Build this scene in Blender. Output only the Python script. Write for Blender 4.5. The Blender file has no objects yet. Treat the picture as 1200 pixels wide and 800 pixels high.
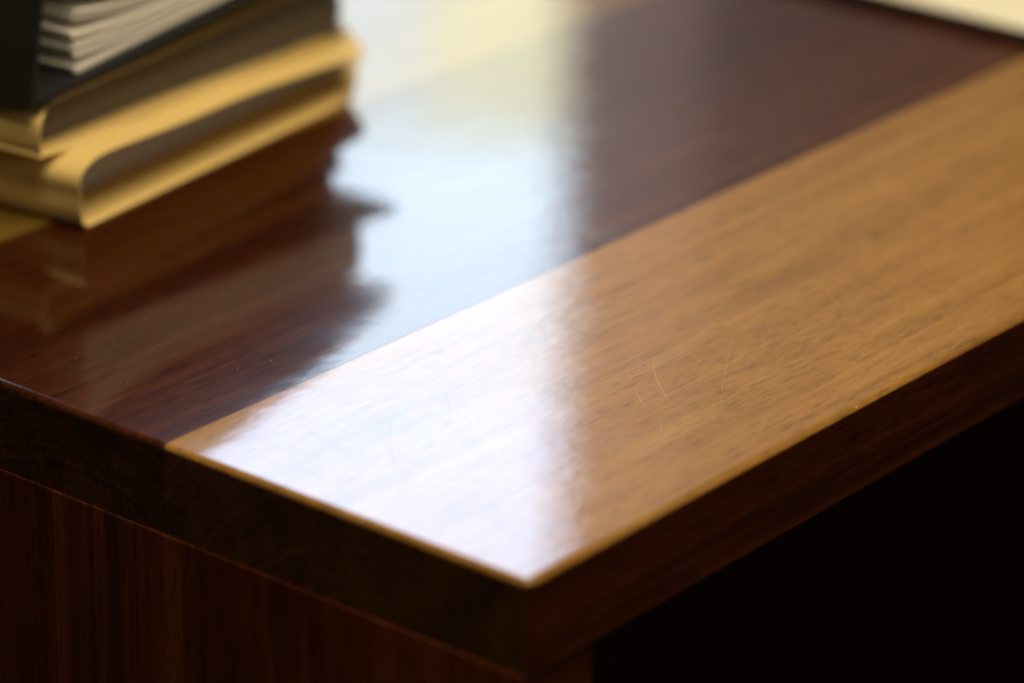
import bpy, bmesh, math, random
from mathutils import Vector, Matrix

random.seed(11)
SC = bpy.context.scene
COL = SC.collection
Z0 = 0.75                                   # height of the desk top above the floor

# ------------------------------------------------------------------ camera
cam_d = bpy.data.cameras.new('camera')
cam_o = bpy.data.objects.new('camera', cam_d)
COL.objects.link(cam_o)
F_ = Vector((0.71277635, 0.58185815, -0.39165159))
R_ = Vector((0.63623173, -0.77140699, 0.01185106))
U_ = Vector((0.29522714, 0.25762833, 0.92003727))
M_ = Matrix((R_, U_, -F_)).transposed().to_4x4()
M_.translation = Vector((-0.9974171, -0.8048702, 0.64380476 + Z0))
cam_o.matrix_world = M_
cam_d.sensor_fit = 'HORIZONTAL'
cam_d.sensor_width = 36.0
cam_d.lens = 134.279
cam_d.clip_start = 0.05
cam_d.clip_end = 60
cam_d.dof.use_dof = True
cam_d.dof.focus_distance = 1.605
cam_d.dof.aperture_fstop = 3.1
SC.camera = cam_o

# ------------------------------------------------------------------ world (dim room air, no sky)
w = bpy.data.worlds.new('World')
SC.world = w
w.use_nodes = True
w.node_tree.nodes['Background'].inputs['Color'].default_value = (1.0, 0.78, 0.55, 1)
w.node_tree.nodes['Background'].inputs['Strength'].default_value = 0.028

# ------------------------------------------------------------------ lamps
def area(name, loc, normal, sx, sy, power, col, spread=180):
    d = bpy.data.lights.new(name, 'AREA')
    d.shape = 'RECTANGLE'; d.size = sx; d.size_y = sy
    d.energy = power; d.color = col; d.spread = math.radians(spread)
    o = bpy.data.objects.new(name, d)
    COL.objects.link(o)
    o.location = loc
    o.rotation_euler = Vector(normal).to_track_quat('-Z', 'Y').to_euler()
    return o

FH = Vector((F_.x, F_.y, 0)).normalized()
RH = Vector((FH.y, -FH.x, 0))
CAMP = M_.translation.copy()
def win(fwd, right, h):
    p = CAMP + FH * fwd + RH * right
    p.z = Z0 + h
    return p
WD, WR, WW = 4.5, 0.062, 1.70
area('window_sky_light', win(WD, WR - WW / 2, 1.755), -FH, WW, 0.81, 28.5, (0.68, 0.91, 1.27))
area('window_upper_light', win(WD, WR - WW / 2, 1.175), -FH, WW, 0.35, 10.6, (0.76, 0.94, 1.12))
area('window_lower_light', win(WD, WR - 0.17 - (WW - 0.17) / 2, 0.74), -FH, WW - 0.17, 0.52, 8.4, (0.93, 1.0, 0.96))
area('window_garden_light', win(WD, WR - 0.085, 0.74), -FH, 0.168, 0.52, 0.92, (1.04, 1.02, 0.68))
area('haze_inner_light', win(WD, WR + 0.085, 1.35), -FH, 0.17, 1.7, 0.36, (1.0, 0.62, 0.52))  # unseen lamp added beside the window for haze right of its reflection
area('haze_outer_light', win(WD, WR + 0.37, 1.35), -FH, 0.40, 1.7, 0.26, (1.0, 0.55, 0.34))  # added as well, wider and fainter, so the haze fades out
area('overhead_light', (0.12, -0.28, Z0 + 1.75), (0, 0, -1), 1.4, 1.2, 41, (1.0, 0.84, 0.58))
area('overhead_light', (0.75, 1.15, Z0 + 1.95), (0, 0, -1), 1.2, 1.2, 6, (1.0, 0.84, 0.58))  # weak unseen lamp, added behind to lift the top edges
area('front_fill_light', (0.05, -1.7, Z0 + 0.95), (0.05, 2.0, -0.9), 0.5, 0.5, 3.8, (1.0, 0.84, 0.62))  # unseen lamp added in front to brighten folder contents and paper ends

SC.view_settings.view_transform = 'Standard'
SC.view_settings.look = 'None'
SC.view_settings.exposure = 0.0
SC.view_settings.gamma = 1.0
SC.view_settings.use_curve_mapping = False
SC.cycles.use_denoising = True
SC.cycles.max_bounces = 8
SC.cycles.sample_clamp_indirect = 4.0

# ------------------------------------------------------------------ node helpers
class NT:
    def __init__(s, name):
        s.m = bpy.data.materials.new(name)
        s.m.use_nodes = True
        s.t = s.m.node_tree
        s.b = s.t.nodes['Principled BSDF']
    def n(s, typ, **kw):
        nd = s.t.nodes.new(typ)
        for k, v in kw.items():
            setattr(nd, k, v)
        return nd
    def put(s, sock, v):
        if isinstance(v, bpy.types.NodeSocket):
            s.t.links.new(v, sock)
        elif v is not None:
            sock.default_value = v
    def math(s, op, a, b=None, c=None, clamp=False):
        nd = s.n('ShaderNodeMath', operation=op)
        nd.use_clamp = clamp
        s.put(nd.inputs[0], a)
        if b is not None: s.put(nd.inputs[1], b)
        if c is not None: s.put(nd.inputs[2], c)
        return nd.outputs[0]
    def comb(s, x, y, z):
        nd = s.n('ShaderNodeCombineXYZ')
        for i, v in enumerate((x, y, z)): s.put(nd.inputs[i], v)
        return nd.outputs[0]
    def noise(s, vec, scale=1.0, detail=2.0, rough=0.5, dist=0.0):
        nd = s.n('ShaderNodeTexNoise')
        s.put(nd.inputs['Vector'], vec)
        nd.inputs['Scale'].default_value = scale
        nd.inputs['Detail'].default_value = detail
        nd.inputs['Roughness'].default_value = rough
        nd.inputs['Distortion'].default_value = dist
        return nd.outputs[0]
    def noise1(s, wv, scale, detail=2.0):
        nd = s.n('ShaderNodeTexNoise', noise_dimensions='1D')
        s.put(nd.inputs['W'], wv)
        nd.inputs['Scale'].default_value = scale
        nd.inputs['Detail'].default_value = detail
        return nd.outputs[0]
    def ramp(s, v, stops):
        nd = s.n('ShaderNodeValToRGB')
        s.put(nd.inputs[0], v)
        e = nd.color_ramp.elements
        while len(e) < len(stops): e.new(0.5)
        for el, (p, c) in zip(e, stops):
            el.position = p
            el.color = (*c, 1) if len(c) == 3 else c
        return nd.outputs[0]
    def rng(s, v, a, b, c=0.0, d=1.0):
        nd = s.n('ShaderNodeMapRange')
        s.put(nd.inputs[0], v)
        for i, x in enumerate((a, b, c, d)): nd.inputs[i + 1].default_value = x
        return nd.outputs[0]
    def mix(s, f, a, b, blend='MIX'):
        nd = s.n('ShaderNodeMix', data_type='RGBA', blend_type=blend)
        s.put(nd.inputs[0], f)
        s.put(nd.inputs[6], a if isinstance(a, bpy.types.NodeSocket) else (*a, 1))
        s.put(nd.inputs[7], b if isinstance(b, bpy.types.NodeSocket) else (*b, 1))
        return nd.outputs[2]
    def bump(s, h, strength, dist, normal=None):
        nd = s.n('ShaderNodeBump')
        nd.inputs['Strength'].default_value = strength
        nd.inputs['Distance'].default_value = dist
        s.put(nd.inputs['Height'], h)
        if normal is not None: s.put(nd.inputs['Normal'], normal)
        return nd.outputs[0]

def wood(name, dark, mid, light, pore=(0.4,), axis='X', seed=0.0, pith=(0.07, -0.11),
         ring=230.0, coat=1.0, rough=0.42, poredepth=0.55, coatrough=0.035, streak=None, reflect_zone=None):
    t = NT(name)
    tc = t.n('ShaderNodeTexCoord').outputs['Object']
    sp = t.n('ShaderNodeSeparateXYZ'); t.put(sp.inputs[0], tc)
    if axis == 'X':
        a, b, c = sp.outputs[0], sp.outputs[1], sp.outputs[2]
    else:
        a, b, c = sp.outputs[2], sp.outputs[1], sp.outputs[0]
    a = t.math('ADD', a, seed * 3.1); bs = t.math('ADD', b, seed * 1.7); cs = t.math('ADD', c, seed * 0.9)
    def v(fa, fb, fc=None):
        fc = fb if fc is None else fc
        return t.comb(t.math('MULTIPLY', a, fa), t.math('MULTIPLY', bs, fb), t.math('MULTIPLY', cs, fc))
    warp = t.noise(v(2.2, 9), 1, 3, 0.55)
    dy = t.math('SUBTRACT', b, pith[0]); dz = t.math('SUBTRACT', c, pith[1])
    rr = t.math('SQRT', t.math('ADD', t.math('MULTIPLY', dy, dy), t.math('MULTIPLY', dz, dz)))
    rr = t.math('ADD', rr, t.math('MULTIPLY', warp, 0.014))
    rings = t.noise1(rr, ring, 2.5)
    band = t.noise(v(1.6, 42), 1, 3, 0.6, 0.4)
    fib = t.noise(v(9, 500), 1, 3, 0.6)
    fig = t.noise(v(22, 55), 1, 3, 0.6, 0.6)                      # short cross figure
    por = t.noise(v(80, 480), 1, 2, 0.55)
    k = t.math('ADD', t.math('MULTIPLY', rings, 0.20), t.math('MULTIPLY', band, 0.34))
    k = t.math('ADD', k, t.math('MULTIPLY', fib, 0.28))
    k = t.math('ADD', k, t.math('MULTIPLY', fig, 0.18))
    colr = t.ramp(k, [(0.36, dark), (0.50, mid), (0.64, light)])
    if reflect_zone:                                                    # redder, darker board side: dark reflection of the stack put in the colour
        zf = t.math('ADD', t.rng(b, reflect_zone[0], reflect_zone[1]), t.math('MULTIPLY', t.math('SUBTRACT', band, 0.5), 0.9))
        colr = t.mix(t.math('MULTIPLY', t.rng(zf, 0.0, 1.0), 0.85), colr, t.mix(k, reflect_zone[2], reflect_zone[3]))
    if streak:
        st = t.noise(v(1.0, 70), 1, 2, 0.5, 0.3)
        colr = t.mix(t.rng(st, 0.56, 0.68), colr, streak)
    pz = t.rng(por, 0.50, 0.68)
    pz = t.math('MULTIPLY', pz, t.rng(t.noise(v(6, 60), 1, 2), 0.22, 0.55))
    colr = t.mix(t.math('MULTIPLY', pz, poredepth), colr, tuple(x * 0.35 for x in dark))
    t.put(t.b.inputs['Base Color'], colr)
    t.b.inputs['Roughness'].default_value = rough
    t.b.inputs['IOR'].default_value = 1.45
    t.b.inputs['Specular IOR Level'].default_value = 0.10
    # lacquer film: smudges change its gloss, the film follows the pores a little
    sm = t.noise(t.comb(t.math('MULTIPLY', sp.outputs[0], 9), t.math('MULTIPLY', sp.outputs[1], 14), sp.outputs[2]), 1, 4, 0.62, 0.8)
    fine = t.noise(tc, 900, 2, 0.6)
    t.b.inputs['Coat Weight'].default_value = coat
    t.b.inputs['Coat IOR'].default_value = 1.5
    cr = t.math('ADD', t.rng(sm, 0.35, 0.7, coatrough, coatrough + 0.055), t.math('MULTIPLY', fine, 0.02))
    t.put(t.b.inputs['Coat Roughness'], cr)
    wav = t.noise(tc, 34, 3, 0.55)
    nb = t.bump(wav, 0.075, 0.0012)
    nb = t.bump(fine, 0.05, 0.0001, nb)
    nc = t.bump(por, 0.12, 0.00006, nb)
    t.put(t.b.inputs['Coat Normal'], nc)
    t.put(t.b.inputs['Normal'], t.bump(fib, 0.25, 0.0002))
    return t.m

def plain(name, col, rough=0.6, var=0.12, scale=60, bump=0.1, bdist=0.0003, spec=0.5, stretch=(1, 1, 1)):
    t = NT(name)
    tc = t.n('ShaderNodeTexCoord').outputs['Object']
    mp = t.n('ShaderNodeMapping'); t.put(mp.inputs[0], tc); mp.inputs['Scale'].default_value = stretch
    nz = t.noise(mp.outputs[0], scale, 4, 0.6)
    c = t.mix(nz, tuple(x * (1 - var) for x in col), tuple(min(1, x * (1 + var)) for x in col))
    t.put(t.b.inputs['Base Color'], c)
    t.b.inputs['Roughness'].default_value = rough
    t.b.inputs['Specular IOR Level'].default_value = spec
    t.put(t.b.inputs['Normal'], t.bump(t.noise(mp.outputs[0], scale * 12, 3, 0.6), bump, bdist))
    return t.m

M = {}
M['wood_light'] = wood('golden_wood', (0.195, 0.090, 0.019), (0.318, 0.158, 0.036), (0.41, 0.218, 0.055), seed=0.0, poredepth=0.42)
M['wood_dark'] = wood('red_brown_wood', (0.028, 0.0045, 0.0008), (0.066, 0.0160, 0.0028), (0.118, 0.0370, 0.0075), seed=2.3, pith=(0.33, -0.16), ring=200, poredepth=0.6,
                      reflect_zone=(0.225, 0.305, (0.012, 0.0004, 0.0001), (0.052, 0.0055, 0.0005)))
M['wood_honey'] = wood('honey_wood', (0.10, 0.050, 0.007), (0.155, 0.085, 0.013), (0.21, 0.12, 0.022), seed=5.1, pith=(0.42, -0.2))
M['wood_brown'] = wood('brown_wood', (0.05, 0.017, 0.005), (0.085, 0.030, 0.009), (0.13, 0.05, 0.015), seed=7.7, pith=(0.55, -0.12))
M['stave_red'] = wood('red_stave_wood', (0.056, 0.0085, 0.0016), (0.122, 0.023, 0.0040), (0.195, 0.043, 0.0075), axis='Z', seed=3.3, pith=(0.3, 0.2), ring=160, rough=0.5, coat=0.35, coatrough=0.2)
M['stave_brown'] = wood('brown_stave_wood', (0.085, 0.016, 0.0030), (0.160, 0.036, 0.0062), (0.225, 0.058, 0.0105), axis='Z', seed=6.3, pith=(0.14, 0.15), ring=150, rough=0.5, coat=0.35, coatrough=0.2, streak=(0.075, 0.016, 0.0030))
M['end_grain'] = wood('dark_end_grain', (0.032, 0.010, 0.0016), (0.085, 0.032, 0.0054), (0.155, 0.066, 0.012), seed=0.0, ring=330, rough=0.5, coat=0.4, coatrough=0.2)
M['end_grain_dark'] = wood('black_brown_end_grain', (0.018, 0.006, 0.0012), (0.058, 0.021, 0.0038), (0.13, 0.050, 0.010), seed=2.3, pith=(0.24, -0.12), ring=330, rough=0.5, coat=0.4, coatrough=0.2)
M['edge_red'] = wood('dark_red_edge_wood', (0.022, 0.0038, 0.0008), (0.050, 0.0095, 0.0017), (0.090, 0.0205, 0.0034), seed=4.4, pith=(0.07, 0.05), rough=0.5, coat=0.4, coatrough=0.2)  # darker, redder wood on the side faces of planks and leg boards
M['panel_dark'] = wood('shaded_panel_wood', (0.012, 0.004, 0.001), (0.025, 0.008, 0.002), (0.04, 0.013, 0.004), axis='Z', seed=9.1, rough=0.6, coat=0.0)  # near black: the shade under the desk is put into the panel colour
M['manila'] = plain('manila_card', (0.76, 0.55, 0.205), rough=0.7, var=0.07, scale=40, bump=0.15, spec=0.2)
M['paper'] = plain('white_paper', (0.86, 0.83, 0.76), rough=0.8, var=0.05, scale=220, bump=0.15)
M['paper_grey'] = plain('grey_paper', (0.60, 0.56, 0.50), rough=0.85, var=0.14, scale=200, bump=0.2)
M['paper_dark'] = plain('dark_brown_paper', (0.20, 0.165, 0.125), rough=0.85, var=0.2, scale=200, bump=0.2)  # darker paper than in the lower folder
M['binder'] = plain('black_binder_board', (0.020, 0.019, 0.015), rough=0.5, var=0.15, scale=120, bump=0.35, spec=0.35)
M['binder_in'] = plain('binder_lining', (0.013, 0.014, 0.014), rough=0.6, var=0.15, scale=120, bump=0.3, spec=0.3)
M['cream'] = plain('cream_sheet', (0.78, 0.70, 0.48), rough=0.6, var=0.04, scale=40, bump=0.1)
M['black_board'] = plain('black_backing', (0.012, 0.010, 0.008), rough=0.7, var=0.2, scale=60)
M['carpet'] = plain('dark_carpet', (0.020, 0.016, 0.013), rough=0.95, var=0.3, scale=300, bump=0.6, bdist=0.002)
M['scratch'] = plain('scratched_lacquer', (0.66, 0.48, 0.30), rough=0.5, var=0.1)
M['dust'] = plain('dust_speck', (0.75, 0.68, 0.55), rough=0.9, var=0.2)

# ------------------------------------------------------------------ mesh helpers
def empty(name, loc=(0, 0, 0), label=None, cat=None, group=None):
    o = bpy.data.objects.new(name, None)
    o.empty_display_size = 0.05
    COL.objects.link(o)
    o.location = loc
    if label: o['label'] = label
    if cat: o['category'] = cat
    if group: o['group'] = group
    return o

def link(name, bm, mats, parent=None, smooth=False):
    bmesh.ops.recalc_face_normals(bm, faces=bm.faces)
    me = bpy.data.meshes.new(name)
    bm.to_mesh(me); bm.free()
    for m in (mats if isinstance(mats, (list, tuple)) else [mats]):
        me.materials.append(m)
    if smooth:
        for p in me.polygons: p.use_smooth = True
    o = bpy.data.objects.new(name, me)
    COL.objects.link(o)
    if parent: o.parent = parent
    return o

def box(bm, lo, hi):
    vs = [bm.verts.new((x, y, z)) for x in (lo[0], hi[0]) for y in (lo[1], hi[1]) for z in (lo[2], hi[2])]
    for f in ((0, 1, 3, 2), (4, 6, 7, 5), (0, 4, 5, 1), (2, 3, 7, 6), (0, 2, 6, 4), (1, 5, 7, 3)):
        bm.faces.new([vs[i] for i in f])

def board(lo, hi, big=(), r=0.003, small=0.0004):
    """box with chosen edges rounded; big = list of tests on the two edge ends"""
    bm = bmesh.new(); box(bm, lo, hi)
    def pick(test):
        return [e for e in bm.edges if all(test(v.co) for v in e.verts)]
    bs = []
    for t_ in big: bs += pick(t_)
    bs = list(set(bs))
    rest = [e for e in bm.edges if e not in bs]
    if bs:
        bmesh.ops.bevel(bm, geom=bs, offset=r, segments=5, profile=0.5, affect='EDGES', clamp_overlap=True)
    return bm

def catmull(pts, n=6):
    P = [Vector(p) for p in pts]
    P = [P[0] * 2 - P[1]] + P + [P[-1] * 2 - P[-2]]
    out = []
    for i in range(1, len(P) - 2):
        for k in range(n):
            s = k / n
            a, b, c, d = P[i - 1], P[i], P[i + 1], P[i + 2]
            out.append(0.5 * ((2 * b) + (c - a) * s + (2 * a - 5 * b + 4 * c - d) * s * s + (3 * b - a - 3 * c + d) * s ** 3))
    out.append(P[-2])
    return out

# ------------------------------------------------------------------ floor
bm = bmesh.new(); box(bm, (-2.5, -2.5, -0.02), (5, 5, 0))
fl = link('floor', bm, M['carpet']); fl['kind'] = 'structure'

# ------------------------------------------------------------------ desk
desk = empty('desk', (0, 0, Z0), 'lacquered wooden desk with planks of golden and dark red brown wood', 'desk')
T = 0.040
DX, DY = 1.55, 0.86
eps = 1e-5
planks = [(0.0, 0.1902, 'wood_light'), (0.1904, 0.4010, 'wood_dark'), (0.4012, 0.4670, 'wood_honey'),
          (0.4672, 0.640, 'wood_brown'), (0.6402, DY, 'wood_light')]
plank_obs = []
for i, (y0, y1, mk) in enumerate(planks):
    tests = [lambda c: c.z > -eps and c.x < eps, lambda c: c.z > -eps and c.x > DX - eps]
    if i == 0:
        tests.append(lambda c: c.z > -eps and c.y < eps)
        tests.append(lambda c: c.x < eps and c.y < eps)
    if i == len(planks) - 1:
        tests.append(lambda c: c.z > -eps and c.y > DY - eps)
    bm = board((0, y0, -T), (DX, y1, 0), tests, r=0.0029)
    bm.normal_update()
    for f in bm.faces:
        if abs(f.normal.z) < 0.45 and f.calc_center_median().x < 0.5: f.material_index = 1 if abs(f.normal.x) > abs(f.normal.y) else 2
        elif abs(f.normal.y) > 0.9: f.material_index = 2
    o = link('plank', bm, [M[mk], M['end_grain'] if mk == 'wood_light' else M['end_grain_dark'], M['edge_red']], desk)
    plank_obs.append(o)
plank_obs[0]['label'] = 'golden brown front plank of the desk top'
plank_obs[1]['label'] = 'dark red brown plank of the desk top'
plank_obs[2]['label'] = 'narrow honey coloured plank'
plank_obs[3]['label'] = 'mid brown plank'

LT = 0.0425
cuts = [0.0012, 0.078, 0.181, 0.256, 0.345, 0.43, 0.52, 0.61, 0.70, 0.78, DY - 0.001]
kinds = ['stave_brown', 'stave_red', 'stave_brown', 'stave_red', 'stave_brown', 'stave_red', 'stave_brown', 'stave_red', 'stave_brown', 'stave_red']
for (a, b, k) in zip(cuts[:-1], cuts[1:], kinds):
    for side in (0, 1):
        x0 = -0.0007 if side == 0 else DX - LT + 0.0007
        tests = [lambda c, x0=x0: c.z > -T - 0.001 and c.x < x0 + eps]
        if a < 0.01:
            tests.append(lambda c, x0=x0, a=a: c.x < x0 + eps and c.y < a + eps)
        bm = board((x0, a + 0.00003, -Z0), (x0 + LT, b - 0.00003, -T - 0.0004), tests, r=0.00045)
        bm.normal_update()
        for f in bm.faces:
            if abs(f.normal.y) > 0.9: f.material_index = 1
        link('leg_board', bm, [M[k], M['edge_red']], desk)
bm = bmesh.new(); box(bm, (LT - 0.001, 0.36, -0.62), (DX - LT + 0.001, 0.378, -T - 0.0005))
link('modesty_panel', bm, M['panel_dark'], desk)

# scratches and dust in the lacquer of the front plank (desk coordinates, metres)
SCR = [
 ([(0.0749, 0.134), (0.0631, 0.1245), (0.0514, 0.1129), (0.0443, 0.1049)], 0.5),
 ([(0.1148, 0.1395), (0.108, 0.1314), (0.0999, 0.1235), (0.0901, 0.1152)], 0.42),
 ([(0.0365, 0.1139), (0.0241, 0.111), (0.0125, 0.1088)], 0.45),
 ([(0.2021, 0.0957), (0.1924, 0.0887), (0.1838, 0.0807), (0.1743, 0.0698), (0.1674, 0.0605)], 0.26),
 ([(0.1694, 0.0809), (0.1613, 0.0715), (0.1546, 0.0632)], 0.24),
 ([(0.1908, 0.1044), (0.1807, 0.0938), (0.1746, 0.0872)], 0.15),
 ([(0.2024, 0.0744), (0.2040, 0.0752), (0.2062, 0.0756)], 0.30),
 ([(0.1497, 0.0519), (0.1434, 0.0475), (0.1418, 0.048)], 0.28),
 ([(0.2448, 0.0851), (0.2205, 0.0703), (0.1972, 0.0557), (0.1753, 0.0408)], 0.12),
 ([(0.1931, 0.0536), (0.191, 0.0512), (0.1893, 0.0486)], 0.16)]
def strip(bm, pts, wmm, z):
    P = [Vector((x, y, z)) for x, y in pts]
    P = catmull(P, 5)
    n = len(P) - 1
    L, Rr = [], []
    for i, p in enumerate(P):
        d = (P[min(n, i + 1)] - P[max(0, i - 1)]).normalized()
        nn = Vector((-d.y, d.x, 0))
        wv = 0.0002 * wmm * (0.15 + 0.85 * math.sin(math.pi * (i + 0.5) / (n + 1)) ** 0.6)
        L.append(bm.verts.new(p + nn * wv)); Rr.append(bm.verts.new(p - nn * wv))
    for i in range(n):
        bm.faces.new((L[i], L[i + 1], Rr[i + 1], Rr[i]))
for pts, wmm in SCR:
    bm = bmesh.new(); strip(bm, pts, wmm, 0.00006)
    link('scratch', bm, M['scratch'], plank_obs[0])
rs = random.Random(5)
bm = bmesh.new()
for i in range(620):
    x, y = rs.uniform(0.01, 0.32), rs.uniform(0.01, 0.187)
    an, ln, cu = rs.uniform(0, math.pi), rs.uniform(0.006, 0.032), rs.uniform(-0.5, 0.5)
    pts = []
    for k in range(4):
        pts.append((x, y)); x += math.cos(an) * ln / 3; y += math.sin(an) * ln / 3; an += cu / 3
    if all(0.006 < q[1] < 0.187 and q[0] > 0.006 for q in pts):
        strip(bm, pts, rs.uniform(0.05, 0.11), 0.00004)
o = link('hairline_scratches', bm, M['scratch'], plank_obs[0]); o['kind'] = 'stuff'
for pi, ya, yb, nn in ((0, 0.008, 0.186, 60), (1, 0.195, 0.385, 55)):
    bm = bmesh.new()
    for i in range(nn):
        x, y, s = rs.uniform(0.004, 0.45), rs.uniform(ya, yb), rs.choice((0.06, 0.08, 0.1, 0.16)) * 0.001
        bmesh.ops.create_icosphere(bm, subdivisions=1, radius=s, matrix=Matrix.Translation((x, y, s * 0.5)) @ Matrix.Diagonal((1.6, 1, 0.6, 1)))
    o = link('dust', bm, M['dust'], plank_obs[pi]); o['kind'] = 'stuff'

# small nicks on the worn front edge of the top
for (x, y, z, r_) in ((0.1085, 0.0010, -0.0010, 0.0007), (0.2165, 0.0010, -0.0010, 0.0006), (0.2185, 0.0012, -0.0009, 0.0004), (0.0725, 0.0010, -0.0010, 0.0005), (0.158, 0.0011, -0.0009, 0.0004)):
    bm = bmesh.new()
    bmesh.ops.create_icosphere(bm, subdivisions=1, radius=r_ * 0.75, matrix=Matrix.Translation((x, y, z)) @ Matrix.Diagonal((1.8, 0.9, 0.6, 1)))
    for v_ in bm.verts: v_.co += Vector((rs.uniform(-1, 1), rs.uniform(-1, 1), rs.uniform(-1, 1))) * r_ * 0.25
    link('chip', bm, M['scratch'], plank_obs[0])

# ------------------------------------------------------------------ folders (folded manila card with paper inside)
def card_sheet(bm, prof, vfun, nv=10, th=0.0006):
    """prof: list of (u, z); vfun(i, u, s) -> v for s in 0..1 ; a sheet of real thickness"""
    n = len(prof)
    nor = []
    for i in range(n):
        a = prof[max(0, i - 1)]; b = prof[min(n - 1, i + 1)]
        d = Vector((b[0] - a[0], b[1] - a[1])).normalized()
        nor.append(Vector((-d.y, d.x)))
    G = []
    for side in (0, 1):
        g = []
        for i, (u, z) in enumerate(prof):
            uu, zz = u + nor[i].x * th * side, z + nor[i].y * th * side
            g.append([bm.verts.new(vfun(i, uu, zz, j / nv)) for j in range(nv + 1)])
        G.append(g)
    for i in range(n - 1):
        for j in range(nv):
            bm.faces.new((G[0][i][j], G[0][i + 1][j], G[0][i + 1][j + 1], G[0][i][j + 1]))
            bm.faces.new((G[1][i][j], G[1][i][j + 1], G[1][i + 1][j + 1], G[1][i + 1][j]))
    for i in range(n - 1):
        for j in (0, nv):
            bm.faces.new((G[0][i][j], G[0][i + 1][j], G[1][i + 1][j], G[1][i][j]))
    for i in (0, n - 1):
        for j in range(nv):
            bm.faces.new((G[0][i][j], G[0][i][j + 1], G[1][i][j + 1], G[1][i][j]))

def paper_sheets(bm, u0, u1, v0, v1, zs, th, rnd, jit=0.0025, nu=8):
    """zs: list of functions z(u) for the undersides"""
    for zf in zs:
        a, b = u0 + rnd.uniform(-jit, jit), u1 + rnd.uniform(-jit, jit)
        c, d = v0 + rnd.uniform(-jit, jit) * 0.8, v1 + rnd.uniform(-jit, jit)
        rows = []
        for i in range(nu + 1):
            u = a + (b - a) * i / nu
            z = zf(u)
            rows.append([bm.verts.new((u, c, z)), bm.verts.new((u, d, z)), bm.verts.new((u, d, z + th)), bm.verts.new((u, c, z + th))])
        for i in range(nu):
            for k in range(4):
                bm.faces.new((rows[i][k], rows[i + 1][k], rows[i + 1][(k + 1) % 4], rows[i][(k + 1) % 4]))
        bm.faces.new(rows[0]); bm.faces.new(rows[-1][::-1])

def smooth_by_angle(o, ang=35):
    bm = bmesh.new(); bm.from_mesh(o.data)
    for f in bm.faces: f.smooth = True
    for e in bm.edges:
        if len(e.link_faces) == 2 and e.calc_face_angle(0) > math.radians(ang): e.smooth = False
    bm.to_mesh(o.data); bm.free()

rp = random.Random(3)
# lower folder: tip of its fold at (0.1477, 0.3835)
f2 = empty('paper_folder', (0.1477, 0.3835, Z0 + 0.0004), 'yellow manila folder at the bottom of the stack, resting on the desk', 'folder', 'manila folders stacked on the desk')
f2.rotation_euler.z = math.radians(7.0)
prof = catmull([(0.272, 0.0), (0.15, 0.0), (0.06, 0.0), (0.012, 0.0), (0.0, 0.0006), (-0.0034, 0.0065), (-0.0036, 0.0155), (-0.0040, 0.0232),
                (0.0008, 0.0288), (0.0135, 0.0322), (0.033, 0.0318), (0.071, 0.0298), (0.130, 0.0283), (0.19, 0.0240), (0.225, 0.0214), (0.262, 0.0190)], 5)
nP = len(prof)
def vf2(i, u, z, s):
    v0 = 0.0
    lower = i < 20
    if lower and u > 0.215:                           # tapered corner of the lower cover
        v0 = (u - 0.215) * 0.62
    if (not lower) and u > 0.228:
        v0 = (u - 0.228) * 1.1
    if not lower and u < 0.012 and i < nP - 25:       # the fold sits a touch further back than the tip
        v0 = 0.0004
    v = v0 + (0.305 - v0) * s
    return (u, v, z + (0.0012 * math.sin(6 * v) if not lower and u > 0.02 else 0))
bm = bmesh.new(); card_sheet(bm, [(p.x, p.y) for p in prof], vf2, th=-0.0006)
c2 = link('folder_cover', bm, M['manila'], f2); smooth_by_angle(c2, 40)
bm = bmesh.new()
zs = []
for k in range(17):
    z0 = 0.0012 + k * 0.00085
    zs.append(lambda u, z0=z0, k=k: z0 - max(0, u - 0.05) * 0.017 * k / 17)
paper_sheets(bm, 0.006, 0.256, 0.030, 0.300, zs, 0.0007, rp, 0.0016)
o = link('paper_stack', bm, M['paper_grey'], f2); o['kind'] = 'stuff'

# upper folder: tip of its fold at (0.137, 0.3945), sits on the lower one
f1 = empty('paper_folder', (0.1400, 0.3990, Z0 + 0.0330), 'worn manila folder pressed between the yellow folder and the black binder', 'folder', 'manila folders stacked on the desk')
f1.rotation_euler.z = math.radians(6.0)
prof1 = catmull([(0.274, -0.0126), (0.18, -0.0066), (0.12, -0.0034), (0.06, -0.0016), (0.0, 0.0004), (-0.0052, 0.0040), (-0.0060, 0.0100), (-0.0050, 0.0160),
                 (-0.0015, 0.0200), (0.010, 0.0216), (0.06, 0.0222), (0.12, 0.0228), (0.18, 0.0238), (0.278, 0.0240)], 5)
nQ = len(prof1)
def vf1(i, u, z, s):
    lower = i < 20
    v0 = max(0, u) * 0.05 if lower else 0.009 * min(1, max(0, (u + 0.004) / 0.02))
    if u > 0.235: v0 += (u - 0.235) * 0.9
    v = v0 + (0.300 - v0) * s
    if not lower and u > 0.005:                       # further back the card bulges up to carry the binder
        t_ = min(1, v / 0.11)
        z += max(0, 0.0226 + 0.061 * u - z) * t_ * t_ * (3 - 2 * t_)
    return (u, v, z)
bm = bmesh.new(); card_sheet(bm, [(p.x, p.y) for p in prof1], vf1, th=-0.0006)
c1 = link('folder_cover', bm, M['manila'], f1); smooth_by_angle(c1, 40)
bm = bmesh.new(); zs = []
for k in range(15):
    z0 = 0.0012 + k * 0.00118
    zs.append(lambda u, z0=z0, k=k: z0 - (1 - k / 15) * 0.17 * u * u + u * 0.004 * k / 15 - (1 - k / 15) * 0.012 * u)
paper_sheets(bm, 0.004, 0.250, 0.0155, 0.296, zs, 0.0010, rp, 0.0016)
o = link('paper_stack', bm, M['paper_dark'], f1); o['kind'] = 'stuff'

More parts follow.
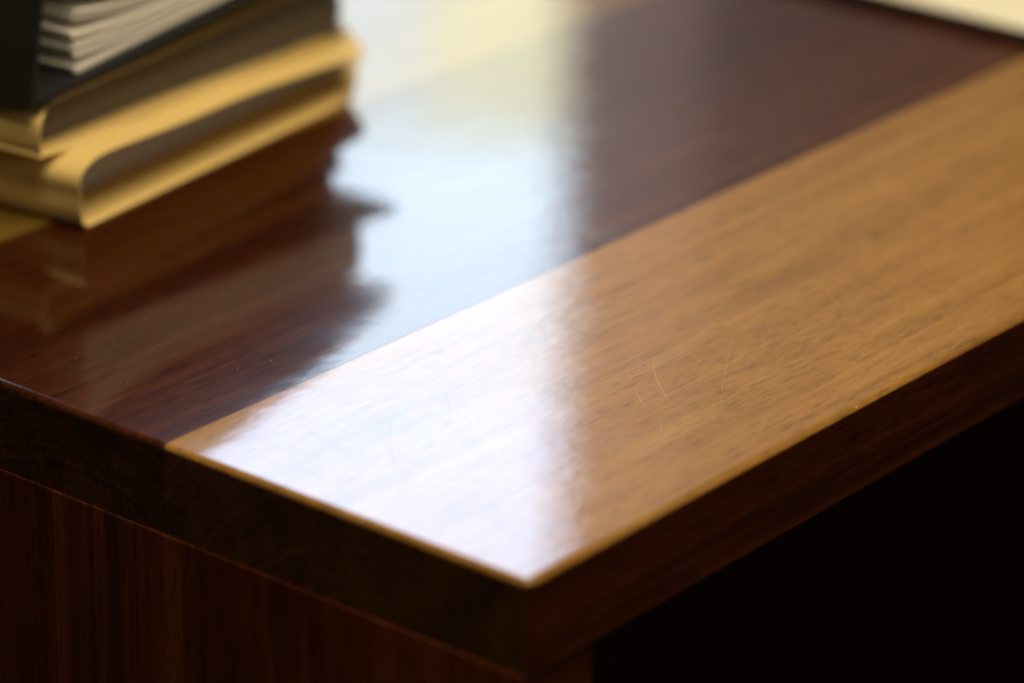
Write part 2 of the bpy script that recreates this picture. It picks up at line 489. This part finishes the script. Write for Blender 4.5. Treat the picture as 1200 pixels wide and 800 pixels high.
# ------------------------------------------------------------------ black lever arch binder lying on the folders
bd = empty('ring_binder', (0.133, 0.400, Z0 + 0.0576), 'black ring binder full of loose papers lying on top of the folders', 'binder')
bd.rotation_euler.z = math.radians(5.1)
BV = 0.318
TH = 0.0028
def plate(pts, th, v0=0.0, v1=BV, fn=None):
    """pts: (u,z) profile; thickness th towards the left normal; extruded along v; small rounded edges"""
    bm = bmesh.new()
    card_sheet(bm, pts, lambda i, u, z, s: (u, v0 + (v1 - v0) * s, z), nv=4, th=th)
    return bm
low = [(0.003 + 0.278 * k / 8, 0.0002 + 0.0625 * (0.003 + 0.278 * k / 8)) for k in range(9)]
o = link('back_cover', plate(low, TH), M['binder_in'], bd)
spine = [(0.0006, 0.0), (0.0055, 0.030), (0.0105, 0.056), (0.0150, 0.080), (0.0192, 0.1065)]
o = link('spine', plate(spine, TH), M['binder'], bd)
upc = [(p.x, p.y) for p in catmull([(0.0200, 0.1080), (0.08, 0.1040), (0.145, 0.0955), (0.181, 0.0905), (0.225, 0.0820), (0.278, 0.0645)], 4)]
o = link('front_cover', plate(upc, TH), M['binder'], bd)
# lever arch mechanism on the back cover, behind the paper edge
# bundles of papers: (z at the spine side, z at the far side, sheets)
def low_z(u): return 0.0030 + 0.0625 * u + 0.0004
bund = [(0.0002, 0.0008, 4, 0.0039), (0.0086, 0.0058, 7, 0.0068), (0.0182, 0.0130, 3, 0.0032),
        (0.0254, 0.0165, 6, 0.0062), (0.0400, 0.0232, 9, 0.0110), (0.0545, 0.0330, 10, 0.0115), (0.0690, 0.0430, 6, 0.0075), (0.0800, 0.0515, 7, 0.0085)]
for bi, (za, zb, ns, tot) in enumerate(bund):
    zs = []
    th = tot / ns
    for k in range(ns):
        def zf(u, k=k, za=za, zb=zb, th=th):
            t_ = min(1, max(0, (u - 0.034) / 0.075))
            t_ = 1 - (1 - t_) ** 2
            s_ = min(1, max(0, (u - 0.034) / 0.21))
            end = zb - 0.15 * zb * s_
            return low_z(u) + (za + (end - za) * t_) + k * th * (1 - 0.15 * s_)
        zs.append(zf)
    back = 0.055 if bi >= 5 else 0.0                  # the upper papers sit deeper, in the shade of the cover
    bm = bmesh.new()
    du = rp.uniform(-0.0012, 0.0012)
    paper_sheets(bm, 0.0360 + du, 0.2580 + du, 0.0055 + abs(du) + back, 0.3025, zs, th * 0.64, rp, 0.0011, nu=14)
    link('paper_bundle', bm, M['paper'], bd)

# ------------------------------------------------------------------ cream pad at the far end
pad = empty('desk_pad', (0.661, 0.05, Z0), 'cream topped pad with a thin black edge on the far right of the desk', 'desk pad')
bm = board((0, 0, 0.0003), (0.42, 0.56, 0.0074), [lambda c: c.z > 0.007], r=0.0008)
link('backing_board', bm, M['black_board'], pad)
bm = bmesh.new(); box(bm, (-0.0004, 0.0006, 0.0075), (0.4194, 0.5594, 0.0088))
link('cream_sheet', bm, M['cream'], pad)
